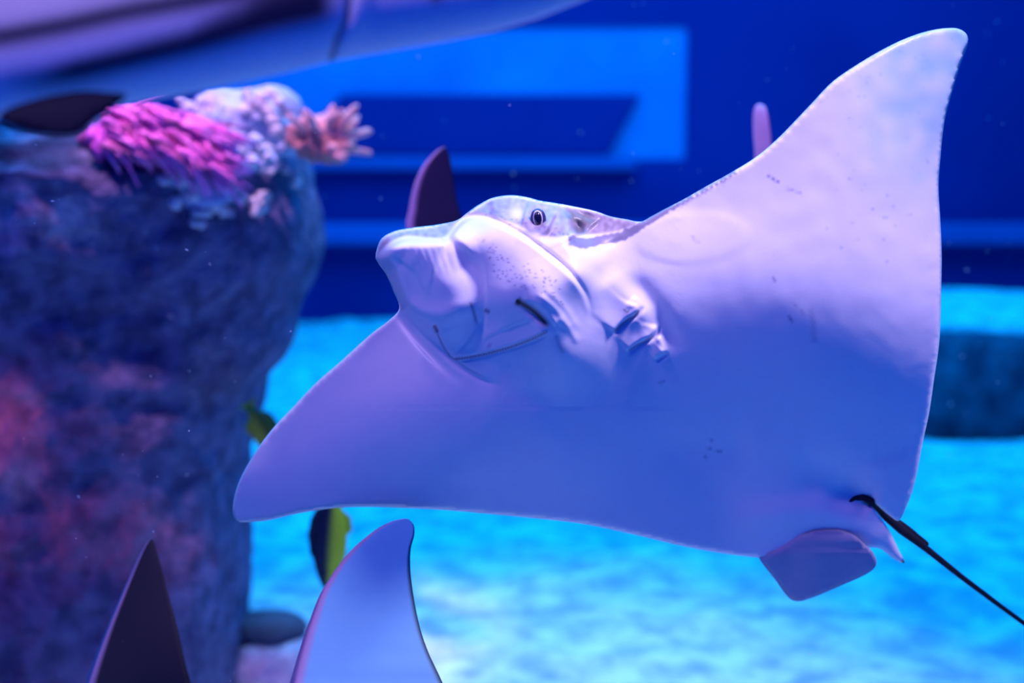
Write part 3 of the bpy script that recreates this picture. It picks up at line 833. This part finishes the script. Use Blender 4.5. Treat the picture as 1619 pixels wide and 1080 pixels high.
def fin_z(Q):
    Qc = Q.copy(); Qc[:, 1] = np.minimum(Qc[:, 1], 868)
    return body_z(Qc) + 8 - 12 * smooth01((((Q[:, 1] - 884) * 79 + (Q[:, 0] - 1196) * 46) / 91.4 + 4) / 14) + np.maximum(Q[:, 1] - 872, 0) * 1.1 - 14 * smooth01((Q[:, 0] - 1240) / 60) * smooth01((Q[:, 1] - 836) / 20)
sheet('pelvic_fin', [(1196, 868), (1201, 884), (1225, 916), (1244, 942), (1252, 949), (1264, 951), (1290, 943), (1330, 926), (1370, 908), (1382, 899), (1386, 889), (1380, 873), (1367, 860),
                     (1352, 847), (1338, 840), (1322, 837), (1296, 838), (1262, 843), (1225, 852)], fin_z, M['fin'], ray, 4, 5, 6)
# tail: long black whip with a spine sheath
_z = lambda x, y: (front_depth(x, y) - DR) / S
tp = [(1338, 797, _z(1338, 797) + 5), (1350, 788, _z(1350, 788) + 1), (1364, 786, _z(1364, 786) - 3), (1376, 792, _z(1372, 784) - 2), (1387, 802, 300), (1403, 818, 304), (1425, 838, 315), (1460, 864, 335), (1520, 912, 375), (1580, 957, 415), (1640, 1001, 450), (1760, 1085, 530), (1900, 1170, 610)]  # black root points arch forward to stand for the hollow's shade
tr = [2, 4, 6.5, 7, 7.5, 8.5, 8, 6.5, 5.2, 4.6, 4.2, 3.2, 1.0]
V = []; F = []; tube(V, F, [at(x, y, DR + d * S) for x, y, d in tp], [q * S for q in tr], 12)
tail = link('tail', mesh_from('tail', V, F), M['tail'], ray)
sheet('tail_spine', [(1408, 824), (1420, 821), (1436, 831), (1453, 845), (1469, 860), (1463, 867), (1454, 866), (1436, 852), (1420, 840)], lambda Q: 310 + (Q[:, 0] - 1410) * .7, M['tail'], tail, 3, 5, 5)

# ------------------------------------------------------------------ two rays that show only raised wing tips
def ray_strip(name, stations, label, pos, thick=8, group='rays in the tank'):
    """stations: (lead px,py,d) (trail px,py,d) thickness px - from one wing tip over the body to the other; back skin on the inside of the U"""
    A = catmull([at(*s[0]) for s in stations], .02, False) if False else None
    n = 12; st = np.array([[*at(*s[0]), *at(*s[1]), s[2]] for s in stations])
    # resample evenly
    m = len(st); pts = []
    for i in range(m - 1):
        p0, p1, p2, p3 = st[max(i - 1, 0)], st[i], st[i + 1], st[min(i + 2, m - 1)]
        for j in range(6):
            t = j / 6
            pts.append(0.5 * ((2 * p1) + (-p0 + p2) * t + (2 * p0 - 5 * p1 + 4 * p2 - p3) * t * t + (-p0 + 3 * p1 - 3 * p2 + p3) * t ** 3))
    pts.append(st[-1]); pts = np.array(pts)
    K = 18; V = []; C = []; F = []
    for i, p in enumerate(pts):
        a, b = p[:3], p[3:6]; q0, q1 = pts[max(i - 1, 0)], pts[min(i + 1, len(pts) - 1)]
        tang = (q1[:3] + q1[3:6] - q0[:3] - q0[3:6]); ch = b - a
        nrm = np.cross(ch, tang); nrm /= np.linalg.norm(nrm) + 1e-9
        th = p[6]
        for k in range(2 * K):
            up = k < K
            u = k / K if up else 1 - (k - K) / K
            prof = math.sqrt(max(0, u)) * (1 - u) ** .9 * 1.7 if u < 1 else 0
            V.append(a + ch * u + nrm * th * prof * (1 if up else -1)); C.append(0 if up else 1)
    L = 2 * K
    for i in range(len(pts) - 1):
        for k in range(L):
            F.append((i * L + k, i * L + (k + 1) % L, (i + 1) * L + (k + 1) % L, (i + 1) * L + k))
    F.append(tuple(range(L))); F.append(tuple((len(pts) - 1) * L + k for k in range(L))[::-1])
    me = mesh_from('body', V, F)
    bm = bmesh.new(); bm.from_mesh(me); bmesh.ops.recalc_face_normals(bm, faces=bm.faces); bm.to_mesh(me); bm.free()
    root = empty(name, tuple(pos)); tag(root, label, 'ray', group)
    return root, me, np.array(C), np.array(V), pts

def finish_ray(root, me, C, dark, light, flipc=False, edge=None, ew=0.1):
    c = C.astype(bool) ^ flipc; K2 = 36; u = np.arange(len(C)) % K2; u = np.where(u < 18, u / 18, 1 - (u - 18) / 18)
    col_ = np.where(c[:, None], np.array(light), np.array(dark))
    w = 1 - smooth01((u - ew * .5) / (ew * .5))       # pink rim light painted along the leading edge
    col_ = col_ * (1 - w[:, None]) + np.array(edge) * w[:, None]
    set_colors(me, col_)
    return link('body', me, M['skin_far'], root)
T_ = lambda px, d: px * d / FPX
dn, dfar = 1.48, 1.72
stA = [((239, 851, dfar), (242, 852, dfar), T_(1, 1.7)), ((229, 863, dfar), (248, 872, dfar), T_(3, 1.7)), ((214, 892, dfar), (256, 900, dfar), T_(4, 1.7)), ((190, 945, dfar), (266, 940, dfar), T_(5, 1.7)),
       ((165, 1003, dfar), (280, 990, dfar), T_(6, 1.7)), ((136, 1080, dfar), (302, 1080, dfar), T_(8, 1.7)), ((112, 1170, dfar), (345, 1180, dfar), T_(14, 1.7)),
       ((200, 1330, 1.62), (600, 1345, 1.68), T_(60, 1.6)),
       ((428, 1180, dn), (748, 1190, dn + .01), T_(13, 1.5)), ((458, 1080, dn), (700, 1080, dn), T_(10, 1.5)), ((474, 1026, dn), (676, 1028, dn), T_(8, 1.5)), ((488, 985, dn), (661, 980, dn), T_(7, 1.5)),
       ((510, 932, dn), (650, 915, dn), T_(6, 1.5)), ((548, 878, dn), (649, 872, dn), T_(5, 1.5)), ((588, 842, dn), (655, 846, dn), T_(4, 1.5)), ((618, 825, dn), (654, 830, dn), T_(2.5, 1.5)), ((640, 820, dn), (646, 821, dn), T_(1, 1.5))]
r2, me2, C2, V2, _ = ray_strip('ray', stA, 'lower ray with one dark wing tip before the rock and a pale one over sand', at(400, 1340, 1.65))
finish_ray(r2, me2, C2, (0.030, 0.024, 0.035), (0.24, 0.60, 0.80), True, (0.55, 0.36, 0.55), .10)
V = []; F = []; tube(V, F, [at(590, 1345, 1.68), at(720, 1400, 1.85), at(900, 1450, 2.0)], [.012, .007, .002], 8)
link('tail', mesh_from('tail', V, F), M['tail'], r2)
db = 2.15
stB = [((703, 232, db), (706, 234, db), T_(1, 2.1)), ((690, 239, db), (711, 248, db), T_(3, 2.1)), ((669, 262, db), (716, 275, db), T_(5, 2.1)), ((655, 292, db), (721, 305, db), T_(6, 2.1)), ((647, 330, db), (728, 335, db), T_(7, 2.1)),
       ((645, 370, db), (745, 375, db), T_(8, 2.1)), ((690, 440, db), (830, 440, db), T_(14, 2.1)), ((860, 520, 2.1), (1080, 540, 2.25), T_(40, 2.1)),
       ((1110, 420, 2.1), (1250, 440, 2.2), T_(14, 2.1)), ((1185, 310, db), (1250, 320, db), T_(8, 2.1)), ((1193, 250, db), (1224, 250, db - .03), T_(6, 2.1)), ((1191, 210, db), (1219, 212, db - .035), T_(6, 2.1)),
       ((1191, 182, db), (1215, 184, db - .03), T_(5, 2.1)), ((1194, 169, db), (1211, 170, db - .02), T_(3, 2.1)), ((1199, 165, db), (1207, 166, db - .01), T_(1.5, 2.1))]
r3, me3, C3, V3, _ = ray_strip('ray', stB, 'ray hidden behind the large ray, only two slim pink-edged wing tips rising above it', at(960, 540, 2.2))
finish_ray(r3, me3, C3, (0.05, 0.035, 0.09), (0.85, 0.55, 0.80), True, (0.80, 0.50, 0.75), .16)
V = []; F = []; tube(V, F, [at(1060, 540, 2.25), at(1150, 600, 2.4), at(1250, 640, 2.6)], [.012, .007, .002], 8)
link('tail', mesh_from('tail', V, F), M['tail'], r3)

# ------------------------------------------------------------------ shark passing overhead
SD = 0.92; SS = SD / FPX
lowx = np.array([-900, -500, -200, 0, 200, 300, 440, 540, 620, 700, 780, 850, 920, 990, 1060, 1110.])
lowy = np.array([230, 220, 205, 190, 166, 148, 118, 93, 80, 66, 50, 30, 2, -32, -75, -115.])
radv = np.array([22, 60, 105, 128, 138, 138, 132, 124, 118, 110, 100, 88, 74, 56, 32, 6.])
xs_ = np.concatenate([np.linspace(-900, 480, 70), np.linspace(486, 600, 40), np.linspace(606, 1110, 60)])
V = []; C = []; NS = 72
for k, x in enumerate(xs_):
    ly = np.interp(x, lowx, lowy); rv = np.interp(x, lowx, radv); rh = rv * .92
    cx, cy = x - rv * .0, ly - rv
    for i in range(NS):
        a = 2 * math.pi * i / NS                     # a = 0 at belly, growing over the side that faces the viewer
        oy = rv * math.cos(a); oz = -rh * math.sin(a)
        # gill cleft and jaw line
        gx = np.interp(cy + oy, [-40, 0, 30, 60, 95], [556, 552, 548, 534, 524])
        g = 7 * math.exp(-((x - gx) / 6.0) ** 2) if math.sin(a) > 0 else 0
        g += -5 * math.exp(-((x - gx - 22) / 14.0) ** 2) if math.sin(a) > 0 else 0
        V.append(at(cx, cy + oy * (1 - g * .002), SD + (oz + g * math.sin(a)) * SS))
        py = cy + oy
        # colouring: dark flank, pale streak, dark wedge, pale belly
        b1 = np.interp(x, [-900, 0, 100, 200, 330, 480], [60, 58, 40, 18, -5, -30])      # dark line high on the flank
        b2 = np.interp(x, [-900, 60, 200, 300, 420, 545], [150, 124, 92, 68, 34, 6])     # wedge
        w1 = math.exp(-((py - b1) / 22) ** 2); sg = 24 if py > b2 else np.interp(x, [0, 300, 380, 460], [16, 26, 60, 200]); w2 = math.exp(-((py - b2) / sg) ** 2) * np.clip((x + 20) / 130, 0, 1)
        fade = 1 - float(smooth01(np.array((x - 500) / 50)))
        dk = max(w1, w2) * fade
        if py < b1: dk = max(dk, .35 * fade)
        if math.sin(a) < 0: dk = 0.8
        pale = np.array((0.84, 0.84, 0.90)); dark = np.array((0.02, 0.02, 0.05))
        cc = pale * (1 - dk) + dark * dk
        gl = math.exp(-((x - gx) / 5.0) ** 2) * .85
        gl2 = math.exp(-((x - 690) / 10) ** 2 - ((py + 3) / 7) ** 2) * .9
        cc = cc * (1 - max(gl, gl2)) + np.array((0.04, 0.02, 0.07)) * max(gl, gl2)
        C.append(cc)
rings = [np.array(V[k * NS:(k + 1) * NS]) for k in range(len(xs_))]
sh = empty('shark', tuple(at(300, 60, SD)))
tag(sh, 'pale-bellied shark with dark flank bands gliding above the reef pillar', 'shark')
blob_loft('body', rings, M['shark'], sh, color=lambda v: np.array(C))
sheet('pectoral_fin', [(-3, 186), (12, 172), (45, 160), (85, 150), (130, 144), (170, 146), (200, 150), (190, 162), (170, 176), (148, 192), (132, 206), (110, 214), (80, 213), (45, 205), (15, 197)],
      lambda Q: -130 - .35 * (Q[:, 1] - 150), M['sharkfin'], sh, 5, 6, 9, scale=SS, d0=SD)
bm = bmesh.new(); bmesh.ops.create_uvsphere(bm, u_segments=16, v_segments=12, radius=9 * SS)
bmesh.ops.translate(bm, verts=bm.verts, vec=Vector(at(945, -80, SD - 62 * SS))); em = bpy.data.meshes.new('eye'); bm.to_mesh(em); bm.free()
link('eye', em, M['pupil'], sh)
sheet('dorsal_fin', [(100, -40), (150, -130), (190, -200), (200, -150), (240, -60), (260, -40)], lambda Q: 60 + 0 * Q[:, 0], M['sharkfin'], sh, 6, 8, 12, scale=SS, d0=SD)
sheet('tail_fin', [(-860, 200), (-980, 60), (-1060, -20), (-1010, 110), (-1000, 220), (-1040, 320), (-960, 270)], lambda Q: 0 * Q[:, 0], M['sharkfin'], sh, 6, 8, 14, scale=SS, d0=SD)

# ------------------------------------------------------------------ small reef fish
def fish(name, c, d, L, hgt, wid, ang, label, dark, bright, side=1):
    """deep-bodied reef fish, nose along ang (image degrees, 90 = down); bright flank on the belly side"""
    k = d / FPX; a = math.radians(ang); ca, sa = math.cos(a), math.sin(a)
    def pt(u, v, w):   # u along nose, v across (back +), w towards viewer, in pixels
        return at(c[0] + u * ca + side * v * sa, c[1] + u * sa - side * v * ca, d - w * k)
    rings = []; C = []
    for i in range(22):
        t = i / 21; u = L * (t - .5)
        hh = hgt * (math.sin(math.pi * min(1, t * .94 + .03)) ** .75) * (.8 + .2 * t) * .5 + .8
        ww = wid * (math.sin(math.pi * min(1, t * .9 + .05)) ** .7) * .5 + .5
        loop = []
        for j in range(24):
            b = 2 * math.pi * j / 24; v = hh * math.cos(b)
            loop.append(pt(u, v, ww * math.sin(b)))
            s = np.clip((-math.cos(b) + .12) / .25, 0, 1); C.append(np.array(dark) * (1 - s) + np.array(bright) * s)
        rings.append(np.array(loop))
    root = empty(name, tuple(pt(0, 0, 0))); tag(root, label, 'fish')
    blob_loft('body', rings, M['fishdark'], root, color=lambda v: np.array(C))
    def fl(nm, poly, rgb, th=1.2):
        n = len(poly); Vv = [pt(x, y, th) for x, y in poly] + [pt(x, y, -th) for x, y in poly]
        Ff = [tuple(range(n)), tuple(range(2 * n - 1, n - 1, -1))] + [(i, i + n, (i + 1) % n + n, (i + 1) % n) for i in range(n)]
        m_ = mesh_from(nm, Vv, Ff); set_colors(m_, np.tile(rgb, (2 * n, 1))); return link(nm, m_, M['fishdark'], root, smooth=False)
    h = hgt * .5
    fl('dorsal_fin', [(L * .28, h * .6), (L * .15, h * 1.05), (-L * .05, h * 1.25), (-L * .22, h * 1.15), (-L * .32, h * .9), (-L * .36, h * .35), (-L * .1, h * .5)], dark)
    fl('anal_fin', [(L * .0, -h * .6), (-L * .12, -h * 1.15), (-L * .26, -h * 1.05), (-L * .36, -h * .35)], bright)
    fl('tail_fin', [(-L * .44, h * .2), (-L * .62, h * .75), (-L * .58, 0), (-L * .62, -h * .75), (-L * .44, -h * .2)], bright)
    ey = pt(L * .34, h * .12, wid * .30)
    bm = bmesh.new(); bmesh.ops.create_uvsphere(bm, u_segments=10, v_segments=8, radius=h * .12 * k)
    bmesh.ops.translate(bm, verts=bm.verts, vec=Vector(ey)); m_ = bpy.data.meshes.new('eye'); bm.to_mesh(m_); bm.free()
    link('eye', m_, M['pupil'], root)
    return root
fish('reef_fish', (522, 855), 2.35, 150, 58, 26, 94, 'dark reef fish with yellow-green belly swimming beneath the lowered wing', (0.012, 0.02, 0.05), (0.34, 0.62, 0.03), -1)
fish('reef_fish', (418, 684), 2.75, 92, 42, 18, 60, 'yellow-green reef fish half hidden between the rock and the lowered wing', (0.10, 0.16, 0.02), (0.36, 0.50, 0.04))

# ------------------------------------------------------------------ specks in the water, standing in for specks on the viewing pane
V = []; F = []
for i in range(260):
    d = rng.uniform(1.15, 1.34) if i < 120 else rng.uniform(1.5, 3.2)
    x, y = rng.uniform(-60, 1680), rng.uniform(-40, 1120)
    if d < 1.4 and (x > 560): d = rng.uniform(1.9, 3.0)
    p = at(x, y, d); r_ = rng.uniform(.35, 1.1) * d / FPX
    q = rng.normal(size=3); q /= np.linalg.norm(q); L = r_ * (3.2 if rng.random() < .25 else 1.2)
    tube(V, F, [p - q * L, p, p + q * L], [r_ * .4, r_, r_ * .4], 5)
tag(link('pane_specks', mesh_from('pane_specks', V, F), M['speck']), 'tiny pale specks in the water, standing in for specks on the viewing pane', 'particles', kind='stuff')
